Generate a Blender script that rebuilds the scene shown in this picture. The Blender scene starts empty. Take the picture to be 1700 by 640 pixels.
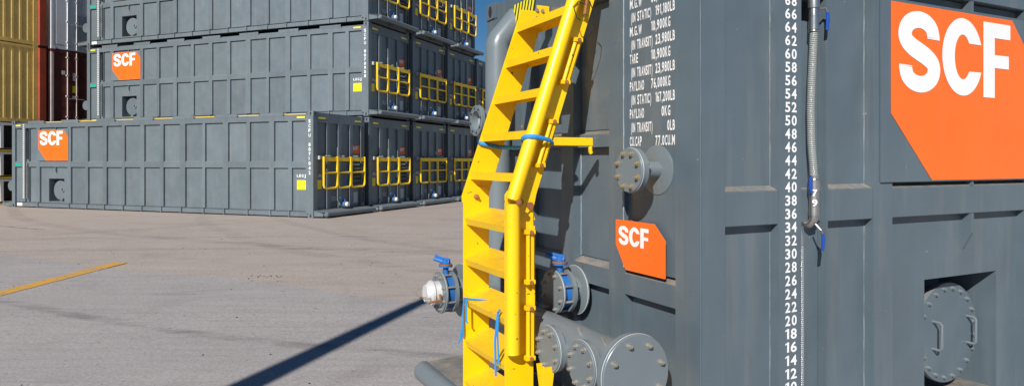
import bpy, bmesh, math, random
from mathutils import Vector, Matrix, noise as mnoise
random.seed(7)
R = math.radians
sc = bpy.context.scene
COL = sc.collection

# ------------------------------------------------------------------ camera
cam_d = bpy.data.cameras.new('camera')
cam = bpy.data.objects.new('camera', cam_d); COL.objects.link(cam)
cam.location = (0, 0, 1.54); cam.rotation_euler = (R(90), 0, 0)
cam_d.sensor_width = 36; cam_d.lens = 36*1115/1700
cam_d.shift_y = -52/1700
cam_d.clip_start = .05; cam_d.clip_end = 3000
sc.camera = cam

# ------------------------------------------------------------------ light
SUN_EL, SUN_AZ = 33.0, -18.0          # azimuth of the sun, degrees right of straight behind the camera
w = bpy.data.worlds.new('World'); sc.world = w; w.use_nodes = True
nt = w.node_tree; nt.nodes.clear()
sky = nt.nodes.new('ShaderNodeTexSky'); sky.sky_type = 'NISHITA'; sky.sun_disc = False
sky.sun_elevation = R(SUN_EL); sky.sun_rotation = R(180 - SUN_AZ)
sky.air_density = 1.0; sky.dust_density = 0.0; sky.ozone_density = 6.0
bg = nt.nodes.new('ShaderNodeBackground'); bg.inputs[1].default_value = .05
wo = nt.nodes.new('ShaderNodeOutputWorld')
hs = nt.nodes.new('ShaderNodeHueSaturation'); hs.inputs['Saturation'].default_value = 1.2
nt.links.new(sky.outputs[0], hs.inputs['Color']); nt.links.new(hs.outputs[0], bg.inputs[0]); nt.links.new(bg.outputs[0], wo.inputs[0])
sd = bpy.data.lights.new('sun', 'SUN'); sd.energy = 5.0; sd.angle = R(.6); sd.color = (1, .95, .88)
so = bpy.data.objects.new('sun', sd); COL.objects.link(so)
to_sun = Vector((math.sin(R(SUN_AZ))*math.cos(R(SUN_EL)), -math.cos(R(SUN_AZ))*math.cos(R(SUN_EL)), math.sin(R(SUN_EL))))
so.rotation_euler = to_sun.to_track_quat('Z', 'Y').to_euler(); so.location = to_sun*40
sc.view_settings.view_transform = 'Standard'; sc.view_settings.look = 'None'
sc.view_settings.exposure = 0.2; sc.view_settings.gamma = 1

# ------------------------------------------------------------------ materials
def new_mat(name):
    m = bpy.data.materials.new(name); m.use_nodes = True
    n = m.node_tree; b = n.nodes['Principled BSDF']
    return m, n, b
def N(n, t, **k):
    o = n.nodes.new(t)
    for a, v in k.items():
        if a.startswith('i_'): o.inputs[int(a[2:])].default_value = v
        else: setattr(o, a, v)
    return o
def mul(n, s, k):
    mm = N(n, 'ShaderNodeMath', operation='MULTIPLY'); n.links.new(s, mm.inputs[0]); mm.inputs[1].default_value = k
    return mm.outputs[0]
def ramp(n, src, p0, p1, c0=(0,0,0,1), c1=(1,1,1,1)):
    r = n.nodes.new('ShaderNodeValToRGB'); n.links.new(src, r.inputs[0])
    r.color_ramp.elements[0].position = p0; r.color_ramp.elements[1].position = p1
    r.color_ramp.elements[0].color = c0; r.color_ramp.elements[1].color = c1
    return r.outputs[0]
def mix(n, fac, a, b, mode='MIX'):
    m = n.nodes.new('ShaderNodeMix'); m.data_type = 'RGBA'; m.blend_type = mode
    for s, v in ((0, fac), (6, a), (7, b)):
        if hasattr(v, 'is_linked'): n.links.new(v, m.inputs[s])
        elif isinstance(v, (int, float)): m.inputs[s].default_value = v
        else: m.inputs[s].default_value = (*v, 1) if len(v) == 3 else v
    return m.outputs[2]
def noise(n, vec, scale, detail=3, rough=.55, dist=0):
    t = n.nodes.new('ShaderNodeTexNoise'); t.inputs['Scale'].default_value = scale
    t.inputs['Detail'].default_value = detail; t.inputs['Roughness'].default_value = rough
    t.inputs['Distortion'].default_value = dist
    if vec is not None: n.links.new(vec, t.inputs['Vector'])
    return t.outputs[0]
def mapped(n, scale=(1,1,1), rot=(0,0,0), src='Object'):
    tc = n.nodes.new('ShaderNodeTexCoord'); mp = n.nodes.new('ShaderNodeMapping')
    mp.inputs['Scale'].default_value = scale; mp.inputs['Rotation'].default_value = rot
    n.links.new(tc.outputs[src], mp.inputs[0]); return mp.outputs[0]

def paint(name, col, rough=.42, var=.12, dust=.0, streak=.0, buckle=0.0, spec=.5, chips=0.0, dustcol=(.42,.33,.24), metallic=0, scale=1.0, rnd=0, scuff=0):
    m, n, b = new_mat(name)
    v = mapped(n, (scale,)*3)
    a = noise(n, v, 1.7, 4, .6)
    c0 = tuple(x*(1-var) for x in col); c1 = tuple(min(1, x*(1+var)) for x in col)
    c = mix(n, ramp(n, a, .3, .7), c0, c1)
    if streak:
        vs = mapped(n, (9*scale, 9*scale, .7*scale))
        s = ramp(n, noise(n, vs, 1.0, 5, .65), .52, .75)
        mm = N(n, 'ShaderNodeMath', operation='MULTIPLY'); n.links.new(s, mm.inputs[0]); mm.inputs[1].default_value = streak
        c = mix(n, mm.outputs[0], c, dustcol)
    if chips:
        s = ramp(n, noise(n, v, 38, 2, .5), 1-.3-chips*.1, 1-.27-chips*.1)
        c = mix(n, s, c, (.10,.06,.04))
    if dust:
        g = n.nodes.new('ShaderNodeNewGeometry'); sp = n.nodes.new('ShaderNodeSeparateXYZ')
        n.links.new(g.outputs['True Normal'], sp.inputs[0])
        up = ramp(n, sp.outputs[2], .55, .9)
        d = ramp(n, noise(n, v, 9, 4, .7), .25, .7)
        mm = N(n, 'ShaderNodeMath', operation='MULTIPLY'); n.links.new(up, mm.inputs[0]); n.links.new(d, mm.inputs[1])
        m2 = N(n, 'ShaderNodeMath', operation='MULTIPLY'); n.links.new(mm.outputs[0], m2.inputs[0]); m2.inputs[1].default_value = dust
        c = mix(n, m2.outputs[0], c, dustcol)
    if scuff:
        v2 = mapped(n, (1.0, 1.0, .35)); s = ramp(n, noise(n, v2, 14, 5, .75, 1.2), .66, .72)
        c = mix(n, mul(n, s, scuff), c, tuple(min(1, x*1.9+.03) for x in col))
        s = ramp(n, noise(n, v, 30, 2, .5), .775, .80); c = mix(n, mul(n, s, .6), c, (.55,.55,.53))
        v3 = mapped(n, (14, 14, .9)); s = ramp(n, noise(n, v3, 1.0, 4, .6), .60, .78)
        c = mix(n, mul(n, s, scuff*.7), c, tuple(x*.6 for x in col))
    if rnd:
        oi = n.nodes.new('ShaderNodeObjectInfo'); mr = N(n, 'ShaderNodeMapRange'); n.links.new(oi.outputs['Random'], mr.inputs[0])
        mr.inputs[3].default_value = 1-rnd; mr.inputs[4].default_value = 1+rnd
        hs_ = N(n, 'ShaderNodeHueSaturation'); n.links.new(mr.outputs[0], hs_.inputs['Value']); n.links.new(c, hs_.inputs['Color']); c = hs_.outputs[0]
    n.links.new(c, b.inputs['Base Color'])
    rr = N(n, 'ShaderNodeMapRange'); n.links.new(noise(n, v, 5, 4, .6), rr.inputs[0])
    rr.inputs[1].default_value = .3; rr.inputs[2].default_value = .7
    rr.inputs[3].default_value = max(.05, rough-.1); rr.inputs[4].default_value = rough+.12
    n.links.new(rr.outputs[0], b.inputs['Roughness'])
    b.inputs['Metallic'].default_value = metallic
    b.inputs['Specular IOR Level'].default_value = spec
    bp = N(n, 'ShaderNodeBump'); bp.inputs['Strength'].default_value = .12; bp.inputs['Distance'].default_value = .002
    n.links.new(noise(n, v, 160, 3, .6), bp.inputs['Height'])
    if buckle:
        b2 = N(n, 'ShaderNodeBump'); b2.inputs['Strength'].default_value = 1; b2.inputs['Distance'].default_value = buckle
        n.links.new(noise(n, v, 3.2, 1, .4), b2.inputs['Height']); n.links.new(bp.outputs[0], b2.inputs['Normal'])
        n.links.new(b2.outputs[0], b.inputs['Normal'])
    else: n.links.new(bp.outputs[0], b.inputs['Normal'])
    return m

GREY = (.096, .130, .156)
M = {}
M['grey'] = paint('grey_paint', GREY, .33, .08, dust=.75, streak=.11, buckle=.022, scuff=.26)
M['pipe'] = paint('grey_pipe_paint', (.150,.183,.203), .33, .06, dust=.1, streak=.05)
M['tank'] = paint('far_grey_paint', (.128,.160,.182), .42, .09, dust=.3, streak=.13, buckle=.012, rnd=.10)
M['dark'] = paint('dark_steel', (.02,.022,.025), .5, .2)
M['rubber'] = paint('black_rubber', (.012,.012,.013), .7, .2)
M['orange'] = paint('orange_film', (.90,.150,.016), .36, .07, streak=.05)
M['red'] = paint('far_logo_film', (.80,.13,.02), .45, .05)
M['white'] = paint('white_film', (.80,.80,.80), .45, .04)
M['yellow'] = paint('yellow_paint', (.90,.555,.003), .38, .06, dust=.45, streak=.12, chips=-.1, dustcol=(.38,.22,.06))
M['rail'] = paint('yellow_rail_paint', (.95,.62,.01), .42, .06)
M['sticker'] = paint('yellow_sticker', (.88,.78,.02), .4, .04)
M['blue'] = paint('blue_enamel', (.018,.13,.42), .42, .25, chips=.1)
M['bluegrip'] = paint('blue_grip', (.01,.06,.33), .35, .1)
M['strap'] = paint('blue_webbing', (.02,.26,.62), .65, .15)
M['steel'] = paint('stainless_steel', (.48,.47,.45), .28, .1, metallic=.9)
M['cap'] = paint('cast_alloy', (.62,.62,.62), .5, .15, metallic=.25, scale=8)
M['galv'] = paint('zinc_bolt', (.36,.345,.31), .45, .35, metallic=.5, scale=12)
M['brass'] = paint('yellow_zinc_bolt', (.35,.29,.20), .5, .4, metallic=.4, scale=12)
M['rust'] = paint('rusty_steel', (.28,.11,.035), .8, .4)
M['cyel'] = paint('container_yellow', (.80,.55,.15), .5, .10, streak=.3, chips=.4, dustcol=(.25,.13,.06))
M['cred'] = paint('container_orange_red', (.36,.050,.016), .6, .3, streak=.55, dustcol=(.2,.08,.05))
M['cwhite'] = paint('container_white', (.72,.73,.74), .5, .08, streak=.3, dustcol=(.3,.22,.17))
M['cbrown'] = paint('container_brown', (.13,.028,.022), .55, .2, streak=.2, dustcol=(.2,.1,.08))
M['rod'] = paint('locking_rod', (.60,.50,.46), .5, .15, streak=.5, dustcol=(.3,.1,.05))
M['teal'] = paint('teal_tag', (.01,.35,.28), .5, .05)
M['weld'] = paint('edge_line', (.42,.45,.46), .45, .2)  # pale tone that paints lit flange edges, shared by small plates
M['seam'] = paint('lit_weld_bead', (.21,.25,.275), .4, .3, scale=6)  # lighter than the walls, so beads show as lit edge lines

def hazard_mat():
    m, n, b = new_mat('hazard_stripes')
    v = mapped(n, (1,1,1)); sp = n.nodes.new('ShaderNodeSeparateXYZ'); n.links.new(v, sp.inputs[0])
    s = N(n, 'ShaderNodeMath', operation='ADD'); n.links.new(sp.outputs[1], s.inputs[0]); n.links.new(sp.outputs[2], s.inputs[1])
    mu = N(n, 'ShaderNodeMath', operation='MULTIPLY'); n.links.new(s.outputs[0], mu.inputs[0]); mu.inputs[1].default_value = 9
    fr = N(n, 'ShaderNodeMath', operation='FRACT'); n.links.new(mu.outputs[0], fr.inputs[0])
    gt = N(n, 'ShaderNodeMath', operation='GREATER_THAN'); n.links.new(fr.outputs[0], gt.inputs[0]); gt.inputs[1].default_value = .5
    n.links.new(mix(n, gt.outputs[0], (.85,.62,.02), (.02,.02,.02)), b.inputs['Base Color'])
    b.inputs['Roughness'].default_value = .5
    return m
M['hazard'] = hazard_mat()

def hose_mat():
    m, n, b = new_mat('clear_ribbed_hose')
    v = mapped(n, (1,1,1)); sp = n.nodes.new('ShaderNodeSeparateXYZ'); n.links.new(v, sp.inputs[0])
    mu = N(n, 'ShaderNodeMath', operation='MULTIPLY'); n.links.new(sp.outputs[2], mu.inputs[0]); mu.inputs[1].default_value = 640
    sn = N(n, 'ShaderNodeMath', operation='SINE'); n.links.new(mu.outputs[0], sn.inputs[0])
    f = ramp(n, sn.outputs[0], .1, .9)
    n.links.new(mix(n, f, (.17,.19,.19), (.40,.42,.40)), b.inputs['Base Color'])
    b.inputs['Roughness'].default_value = .16; b.inputs['Specular IOR Level'].default_value = .7
    bp = N(n, 'ShaderNodeBump'); bp.inputs['Strength'].default_value = .5; bp.inputs['Distance'].default_value = .003
    n.links.new(sn.outputs[0], bp.inputs['Height']); n.links.new(bp.outputs[0], b.inputs['Normal'])
    return m
M['hose'] = hose_mat()

def ground_mat(name, ca, cb, dark, arcs):
    m, n, b = new_mat(name)
    v = mapped(n, (1,1,1))
    vs = mapped(n, (.16, 1.5, 1), (0,0,R(-14)))
    vs2 = mapped(n, (.5, 6.5, 1), (0,0,R(-8)))
    big = noise(n, v, .22, 5, .6, .6)
    c = mix(n, ramp(n, big, .32, .68), ca, cb)
    st = ramp(n, noise(n, vs, 1.3, 6, .65, .4), .42, .72)
    c = mix(n, mul(n, st, .26), c, dark)
    st2 = ramp(n, noise(n, vs2, 1.6, 6, .7), .45, .72)
    c = mix(n, mul(n, st2, .30), c, tuple(x*.62 for x in dark))
    mid = ramp(n, noise(n, v, 1.6, 6, .7), .35, .7)
    c = mix(n, mul(n, mid, .25), c, tuple(min(1, x*1.28) for x in cb))
    fine = ramp(n, noise(n, v, 34, 5, .75), .36, .68)
    c = mix(n, mul(n, fine, .55), c, tuple(x*.70 for x in dark)); f3 = ramp(n, noise(n, v, 95, 3, .8), .42, .70); c = mix(n, mul(n, f3, .5), c, tuple(x*.6 for x in dark)); pat = ramp(n, noise(n, v, .75, 6, .72, .8), .54, .66); c = mix(n, mul(n, pat, .28), c, tuple(x*.8 for x in dark))
    sp = ramp(n, noise(n, v, 17, 2, .5), .70, .74)
    c = mix(n, mul(n, sp, .5), c, (.05,.05,.055))
    sp2 = ramp(n, noise(n, mapped(n, (1,1,1), (0,0,1.0)), 26, 2, .5), .72, .75)
    c = mix(n, mul(n, sp2, .6), c, (.52,.50,.46))
    # tyre marks: faint dark rings of large radius
    for (cx, cy, rad, wd, amt) in arcs:
        tc = n.nodes.new('ShaderNodeTexCoord')
        nz = n.nodes.new('ShaderNodeTexNoise'); nz.inputs['Scale'].default_value = .25; n.links.new(tc.outputs['Object'], nz.inputs['Vector'])
        d = N(n, 'ShaderNodeVectorMath', operation='DISTANCE'); n.links.new(tc.outputs['Object'], d.inputs[0]); d.inputs[1].default_value = (cx, cy, 0)
        s1 = N(n, 'ShaderNodeMath', operation='SUBTRACT'); n.links.new(d.outputs['Value'], s1.inputs[0]); s1.inputs[1].default_value = rad
        a1 = N(n, 'ShaderNodeMath', operation='MULTIPLY_ADD'); n.links.new(nz.outputs[0], a1.inputs[0]); a1.inputs[1].default_value = .7; n.links.new(s1.outputs[0], a1.inputs[2])
        ab = N(n, 'ShaderNodeMath', operation='ABSOLUTE'); n.links.new(a1.outputs[0], ab.inputs[0])
        f = ramp(n, ab.outputs[0], wd*.45, wd, (1,1,1,1), (0,0,0,1))
        brk = ramp(n, noise(n, mapped(n, (.6,2.5,1)), 2.0, 5, .7), .38, .65)
        mm = N(n, 'ShaderNodeMath', operation='MULTIPLY'); n.links.new(f, mm.inputs[0]); n.links.new(brk, mm.inputs[1])
        c = mix(n, mul(n, mm.outputs[0], amt), c, (.10,.092,.09))
    n.links.new(c, b.inputs['Base Color']); b.inputs['Roughness'].default_value = .82
    b.inputs['Specular IOR Level'].default_value = .25
    bp = N(n, 'ShaderNodeBump'); bp.inputs['Strength'].default_value = .35; bp.inputs['Distance'].default_value = .006
    n.links.new(noise(n, v, 55, 5, .7), bp.inputs['Height']); n.links.new(bp.outputs[0], b.inputs['Normal'])
    return m
ARCS = [(9, 26, 17.5, .22, .3), (9, 26, 19.4, .25, .28), (-5, -9, 21.6, .2, .28), (-5, -9, 23.4, .2, .25), (-26, -14, 27, .25, .3), (3, 34, 23.0, .25, .35), (-30, 40, 33, .25, .3), (6, 30, 25.5, .12, .5)]
M['yard'] = ground_mat('tan_concrete', (.545,.462,.402), (.490,.436,.398), (.30,.255,.225), ARCS)
M['apron'] = ground_mat('grey_concrete', (.512,.472,.455), (.440,.420,.415), (.255,.232,.225), ARCS)
def line_mat(name, col, worn):
    m, n, b = new_mat(name); v = mapped(n)
    f = ramp(n, noise(n, v, 8, 6, .75), worn-.08, worn+.06)
    f2 = ramp(n, noise(n, mapped(n, (.5,3,1)), 5, 5, .7), .55, .8)
    c = mix(n, f, (.27,.235,.21), col); c = mix(n, mul(n, f2, .45), c, (.2,.17,.14))
    n.links.new(c, b.inputs['Base Color']); b.inputs['Roughness'].default_value = .75
    return m
M['yline'] = line_mat('worn_yellow_line', (.64,.34,.05), .43)
M['wline'] = line_mat('worn_white_line', (.55,.52,.49), .52)

# ------------------------------------------------------------------ mesh builder
class MB:
    def __init__(s): s.v = []; s.f = []; s.mi = []; s.cur = 0
    def add(s, vs, fs):
        o = len(s.v); s.v += [tuple(p) for p in vs]; s.f += [tuple(i+o for i in f) for f in fs]; s.mi += [s.cur]*len(fs); return s
    def box(s, x0, x1, y0, y1, z0, z1):
        if x0 > x1: x0, x1 = x1, x0
        if y0 > y1: y0, y1 = y1, y0
        if z0 > z1: z0, z1 = z1, z0
        return s.add([(x0,y0,z0),(x1,y0,z0),(x1,y1,z0),(x0,y1,z0),(x0,y0,z1),(x1,y0,z1),(x1,y1,z1),(x0,y1,z1)],
              [(0,3,2,1),(4,5,6,7),(0,1,5,4),(1,2,6,5),(2,3,7,6),(3,0,4,7)])
    def prism(s, poly, fn, a, b):
        """poly: 2D points; fn(p, t) -> 3D ; extruded from a to b"""
        n = len(poly); A = [fn(p, a) for p in poly]; B = [fn(p, b) for p in poly]
        # orient outward
        nrm = Vector((0,0,0))
        for i in range(n):
            p, q = Vector(A[i]), Vector(A[(i+1) % n]); nrm += p.cross(q)
        d = Vector(B[0]) - Vector(A[0])
        fs = [tuple(range(n)), tuple(range(2*n-1, n-1, -1))]
        fs += [((i+1) % n, i, n+i, n+(i+1) % n) for i in range(n)]
        if nrm.dot(d) > 0: fs = [tuple(reversed(f)) for f in fs]
        return s.add(A+B, fs)
    def cyl(s, p0, p1, r0, r1=None, n=20, caps=True, rot=0):
        return s.rings([(p0, r0), (p1, r0 if r1 is None else r1)], n, caps, rot)
    def rings(s, prof, n=20, caps=True, rot=0):
        """prof: [(point, radius)...] along one straight axis"""
        p0, p1 = Vector(prof[0][0]), Vector(prof[-1][0])
        ax = (p1-p0)
        if ax.length < 1e-9:
            ax = Vector(prof[1][0])-p0
        ax.normalize()
        u = ax.orthogonal().normalized()
        if abs(ax.z) < .99: u = (Vector((0,0,1)) - ax*ax.z).normalized()
        else: u = Vector((1,0,0)) - ax*ax.x; u.normalize()
        v = ax.cross(u)
        vs = []
        for p, r in prof:
            p = Vector(p)
            for i in range(n):
                a = 2*math.pi*i/n + rot
                vs.append(p + u*(r*math.cos(a)) + v*(r*math.sin(a)))
        fs = []
        for k in range(len(prof)-1):
            for i in range(n):
                j = (i+1) % n
                fs.append((k*n+i, k*n+j, (k+1)*n+j, (k+1)*n+i))
        if caps:
            fs.append(tuple(reversed(range(n)))); fs.append(tuple(range((len(prof)-1)*n, len(prof)*n)))
        return s.add(vs, fs)
    def tube(s, path, r, n=10, closed=False, caps=True):
        P = [Vector(p) for p in path]; m = len(P); vs = []; fs = []
        pu = None
        for k in range(m):
            if closed: t = (P[(k+1) % m]-P[k-1])
            else: t = P[min(k+1, m-1)]-P[max(k-1, 0)]
            t.normalize()
            if pu is None: u = t.orthogonal().normalized()
            else: u = (pu - t*pu.dot(t)).normalized()
            pu = u; v = t.cross(u)
            rr = r[k] if isinstance(r, (list, tuple)) else r
            for i in range(n):
                a = 2*math.pi*i/n; vs.append(P[k]+u*rr*math.cos(a)+v*rr*math.sin(a))
        last = m if closed else m-1
        for k in range(last):
            k2 = (k+1) % m
            for i in range(n):
                j = (i+1) % n; fs.append((k*n+i, k*n+j, k2*n+j, k2*n+i))
        if not closed and caps:
            fs.append(tuple(reversed(range(n)))); fs.append(tuple(range((m-1)*n, m*n)))
        return s.add(vs, fs)
    def torus(s, c, ax, R_, r, n=32, m=6, a0=0, a1=360):
        c = Vector(c); ax = Vector(ax).normalized(); u = ax.orthogonal().normalized(); v = ax.cross(u)
        path = [c+u*R_*math.cos(2*math.pi*i/n)+v*R_*math.sin(2*math.pi*i/n) for i in range(n)]
        return s.tube(path, r, m, closed=True)
    def build(s, name, mat, parent=None, smooth=True, bevel=0, kind=None, label=None, ang=35):
        me = bpy.data.meshes.new(name); me.from_pydata(s.v, [], s.f)
        mats = mat if isinstance(mat, (list, tuple)) else [mat]
        for m in mats: me.materials.append(m)
        if len(mats) > 1: me.polygons.foreach_set('material_index', s.mi)
        if bevel:
            bm = bmesh.new(); bm.from_mesh(me)
            bmesh.ops.remove_doubles(bm, verts=bm.verts, dist=1e-6)
            ed = [e for e in bm.edges if len(e.link_faces) == 2 and e.calc_face_angle(0) > R(40)]
            bmesh.ops.bevel(bm, geom=ed, offset=bevel, segments=2, affect='EDGES', clamp_overlap=True)
            bm.to_mesh(me); bm.free()
        if smooth:
            me.shade_smooth()
            me.set_sharp_from_angle(angle=R(ang))
        me.update()
        return link(name, me, parent, kind, label)
def link(name, me, parent=None, kind=None, label=None):
    o = bpy.data.objects.new(name, me); COL.objects.link(o)
    if parent: o.parent = parent
    if kind: o['kind'] = kind
    if label: o['label'] = label
    return o
def empty(name, loc, rz, label, cat, group=None):
    o = bpy.data.objects.new(name, None); COL.objects.link(o); o.empty_display_size = .2
    o.location = loc; o.rotation_euler = (0, 0, rz); tag(o, label, cat, group); return o
def tag(o, label, cat, group=None):
    o['label'] = label; o['category'] = cat
    if group: o['group'] = group
    return o
def kids(o): return [c for c in list(o.children)]
def copy_tree(o, parent=None, skip=()):
    c = o.copy(); COL.objects.link(c)
    if parent: c.parent = parent
    for ch in kids(o):
        if ch.name.split('.')[0] in skip: continue
        copy_tree(ch, c, skip)
    return c
def box(name, mat, parent, *d, bevel=0, **k): return MB().box(*d).build(name, mat, parent, smooth=bool(bevel), bevel=bevel, **k)

# ------------------------------------------------------------------ lettering
_gl = {}
def _cache(chars):
    for ch in chars:
        cu = bpy.data.curves.new('glyph', 'FONT'); cu.body = ch; cu.size = 1; cu.resolution_u = 3; cu.offset = .026
        o = bpy.data.objects.new('glyph', cu); COL.objects.link(o)
        bpy.context.view_layer.update()
        dg = bpy.context.evaluated_depsgraph_get(); e = o.evaluated_get(dg); me = e.to_mesh()
        vs = [(v.co.x, v.co.y) for v in me.vertices]; fs = [tuple(p.vertices) for p in me.polygons]
        e.to_mesh_clear(); bpy.data.objects.remove(o); bpy.data.curves.remove(cu)
        _gl[ch] = (vs, fs)
_cache('0123456789ABCDEFGIJKLMNOPRSTUVWY.,()1')
_gl['1'] = ([(.14,0),(.29,0),(.29,.73),(.17,.73),(.14,.60),(.0,.52),(.0,.62)], [(0,1,2,3,4),(4,3,6,5)])
CAP = max(y for x, y in _gl['E'][0])
def place(org, ax):
    """2-D lettering plane: x along ax, y up"""
    org = Vector(org); ax = Vector(ax)
    return lambda x, y: org + ax*x + Vector((0,0,y))
def text_mesh(mb, s, pl, h, sx=1.0, gap=.13, width=None):
    """cap height h; returns width. width: squeeze to fit"""
    k = h/CAP; x = 0; items = []
    for ch in s:
        if ch == ' ': x += .42*h*sx; continue
        vs, fs = _gl[ch]; x0 = min(v[0] for v in vs); x1 = max(v[0] for v in vs)
        cw = {'M': .62, 'W': .70, 'I': .16, '1': .30, '.': .15, ',': .17, '(': .22, ')': .22, 'J': .40}.get(ch, .48)*h*sx
        items.append((vs, fs, x, cw/(x1-x0), x0)); x += cw + gap*h*sx
    x -= gap*h*sx
    q = width/x if width else 1
    for vs, fs, ox, kx, x0 in items:
        mb.add([pl(((v[0]-x0)*kx+ox)*q, v[1]*k) for v in vs], fs)
    return x*q
def catmull(P, n=8):
    out = []
    for i in range(len(P)-1):
        p0 = P[i-1] if i else (2*P[0][0]-P[1][0], 2*P[0][1]-P[1][1]); p1 = P[i]; p2 = P[i+1]
        p3 = P[i+2] if i+2 < len(P) else (2*p2[0]-p1[0], 2*p2[1]-p1[1])
        for k in range(n):
            t = k/n
            out.append(tuple(.5*((2*p1[j])+(-p0[j]+p2[j])*t+(2*p0[j]-5*p1[j]+4*p2[j]-p3[j])*t*t+(-p0[j]+3*p1[j]-3*p2[j]+p3[j])*t**3) for j in (0,1)))
    out.append(P[-1]); return out
def stroke(path, wd):
    L, Rr = [], []
    for i, p in enumerate(path):
        a = path[max(i-1, 0)]; b = path[min(i+1, len(path)-1)]
        t = Vector((b[0]-a[0], b[1]-a[1])).normalized(); nx, ny = -t.y, t.x
        ww = wd(i/(len(path)-1)) if callable(wd) else wd
        L.append((p[0]+nx*ww/2, p[1]+ny*ww/2)); Rr.append((p[0]-nx*ww/2, p[1]-ny*ww/2))
    m = len(path)
    return L+Rr, [(i, i+m, i+m+1, i+1) for i in range(m-1)]
_half = [(.565,.672),(.565,.712)] + [(.335+.23*math.cos(R(q)), .712+.185*math.sin(R(q))) for q in (30,60,90,120,150,180,207)] + [(.222,.556),(.34,.5)]
_S = catmull(_half + [(.68-x, 1-y) for x, y in reversed(_half[:-1])])
_sv, _sf = stroke(_S, lambda t: .205+.025*math.exp(-((t-.5)/.12)**2))
_cv = []; _k = 40
for i_ in range(_k+1):
    a_ = R(21+(339-21)*i_/_k); _cv.append((.36+.36*math.cos(a_), .5+.5*math.sin(a_)))
for i_ in range(_k+1):
    a_ = R(39+(321-39)*i_/_k); _cv.append((.36+.143*math.cos(a_), .5+.288*math.sin(a_)))
_cf = [(i_, i_+1, _k+2+i_, _k+1+i_) for i_ in range(_k)]
LETTER = {'S': (_sv, _sf, .68), 'C': (_cv, _cf, .70),
          'F': ([(.0,0),(.215,0),(.215,.40),(.0,.40),(.215,.575),(.0,.575),(0,.80),(.215,.80),(0,1),(.215,1),(.52,1),(.52,.80),(.49,.575),(.49,.40)],
                [(0,1,2,3),(3,2,4,5),(5,4,7,6),(6,7,9,8),(7,11,10,9),(2,13,12,4)], .52)}
def logo_letters(parent, pl, h, width, mat, each=True):
    tot = .68+.70+.52+2*.035; q = width/(tot*h); x = .0; mb = MB()
    for ch in 'SCF':
        vs, fs, wd = LETTER[ch]
        b = MB() if each else mb
        b.add([pl((v[0]+x)*h*q, v[1]*h) for v in vs], fs)
        if each: b.build('logo_letter', mat, parent, smooth=False)
        x += wd+.035
    if not each: mb.build('logo_letters', mat, parent, smooth=False)

# ------------------------------------------------------------------ ground
def gz(y): return -.14 if y <= 4 else (0 if y >= 16 else -.14+.14*(y-4)/12)
b = MB()
xs = [-900, -200, -60, -20, 0, 20, 60, 200, 900]; ys = [-600, -60, 4, 16, 80, 300, 1500]
for y in ys:
    for x in xs: b.v.append((x, y, gz(y)))
nx = len(xs)
for j in range(len(ys)-1):
    for i in range(nx-1): b.f.append((j*nx+i, j*nx+i+1, (j+1)*nx+i+1, (j+1)*nx+i)); b.mi.append(0)
b.build('ground', M['yard'], smooth=False, kind='structure')
def yl(x): return 7.84 - .473*(x+1.05) + .12*math.sin(x*1.3)
b = MB(); cols = [-21+.5*i for i in range(0, 75)]
for x in cols:
    e = yl(x); rows = [-50, 4, min(max(e, 4.01), 16), max(e, 4.02) if e > 16 else min(max(e, 4.01), 16)+.002]
    if e < 4: rows = [-50, e-.02, e-.01, e]
    for y in rows: b.v.append((x, y, gz(y)+.004))
for i in range(len(cols)-1):
    for j in range(3): b.f.append((i*4+j, i*4+4+j, i*4+5+j, i*4+1+j)); b.mi.append(0)
b.build('concrete_apron', M['apron'], smooth=False, kind='structure')
def ground_pt(px, py):
    y = 9.0
    for _ in range(30): y = (1.54-gz(y))*1115/(py-268)
    return ((px-850)/1115*y, y)
# painted markings (metres): yellow bay line and a faint white one
def strip(name, mat, p, q, wd, dz):
    p, q = Vector(p), Vector(q); t = (q-p).normalized(); nn = Vector((-t.y, t.x)); m = MB(); K = 40; ed = []
    for i in range(K+1):
        c = p.lerp(q, i/K); j0 = random.uniform(-.008, .008); j1 = random.uniform(-.008, .008)
        for s_ in (-wd/2+j0, wd/2+j1):
            r = c+nn*s_; m.v.append((r.x, r.y, gz(r.y)+dz))
    for i in range(K): m.f.append((2*i, 2*i+2, 2*i+3, 2*i+1)); m.mi.append(0)
    o = m.build(name, mat, smooth=False, kind='structure')
    if o.data.polygons[0].normal.z < 0: o.data.flip_normals()
    return o
strip('yellow_line', M['yline'], (-6.42, 6.2), (-6.20, 10.62), .235, .009)
strip('white_line', M['wline'], (-14.5, 17.2), (-10.75, 15.35), .10, .009)
# crumbs of grit lying on the yard
b = MB()
for i in range(150):
    if i < 22: x, y = -3.45+random.gauss(0, .12), 9.35+random.gauss(0, .12)
    else: x, y = random.uniform(-9, -.6), random.uniform(4.2, 14)
    s_ = random.uniform(.004, .014); a = random.random()*6
    vs = [(x+s_*math.cos(a+k*1.57)*random.uniform(.6, 1.3), y+s_*math.sin(a+k*1.57)*random.uniform(.6, 1.3), gz(y)+.003) for k in range(4)]
    b.add(vs+[(x, y, gz(y)+.005+s_*.7)], [(0,1,4),(1,2,4),(2,3,4),(3,0,4)])
tag(b.build('grit', M['dark'], kind='stuff', smooth=False), 'dark crumbs of grit scattered over the yard concrete', 'grit')

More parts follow.
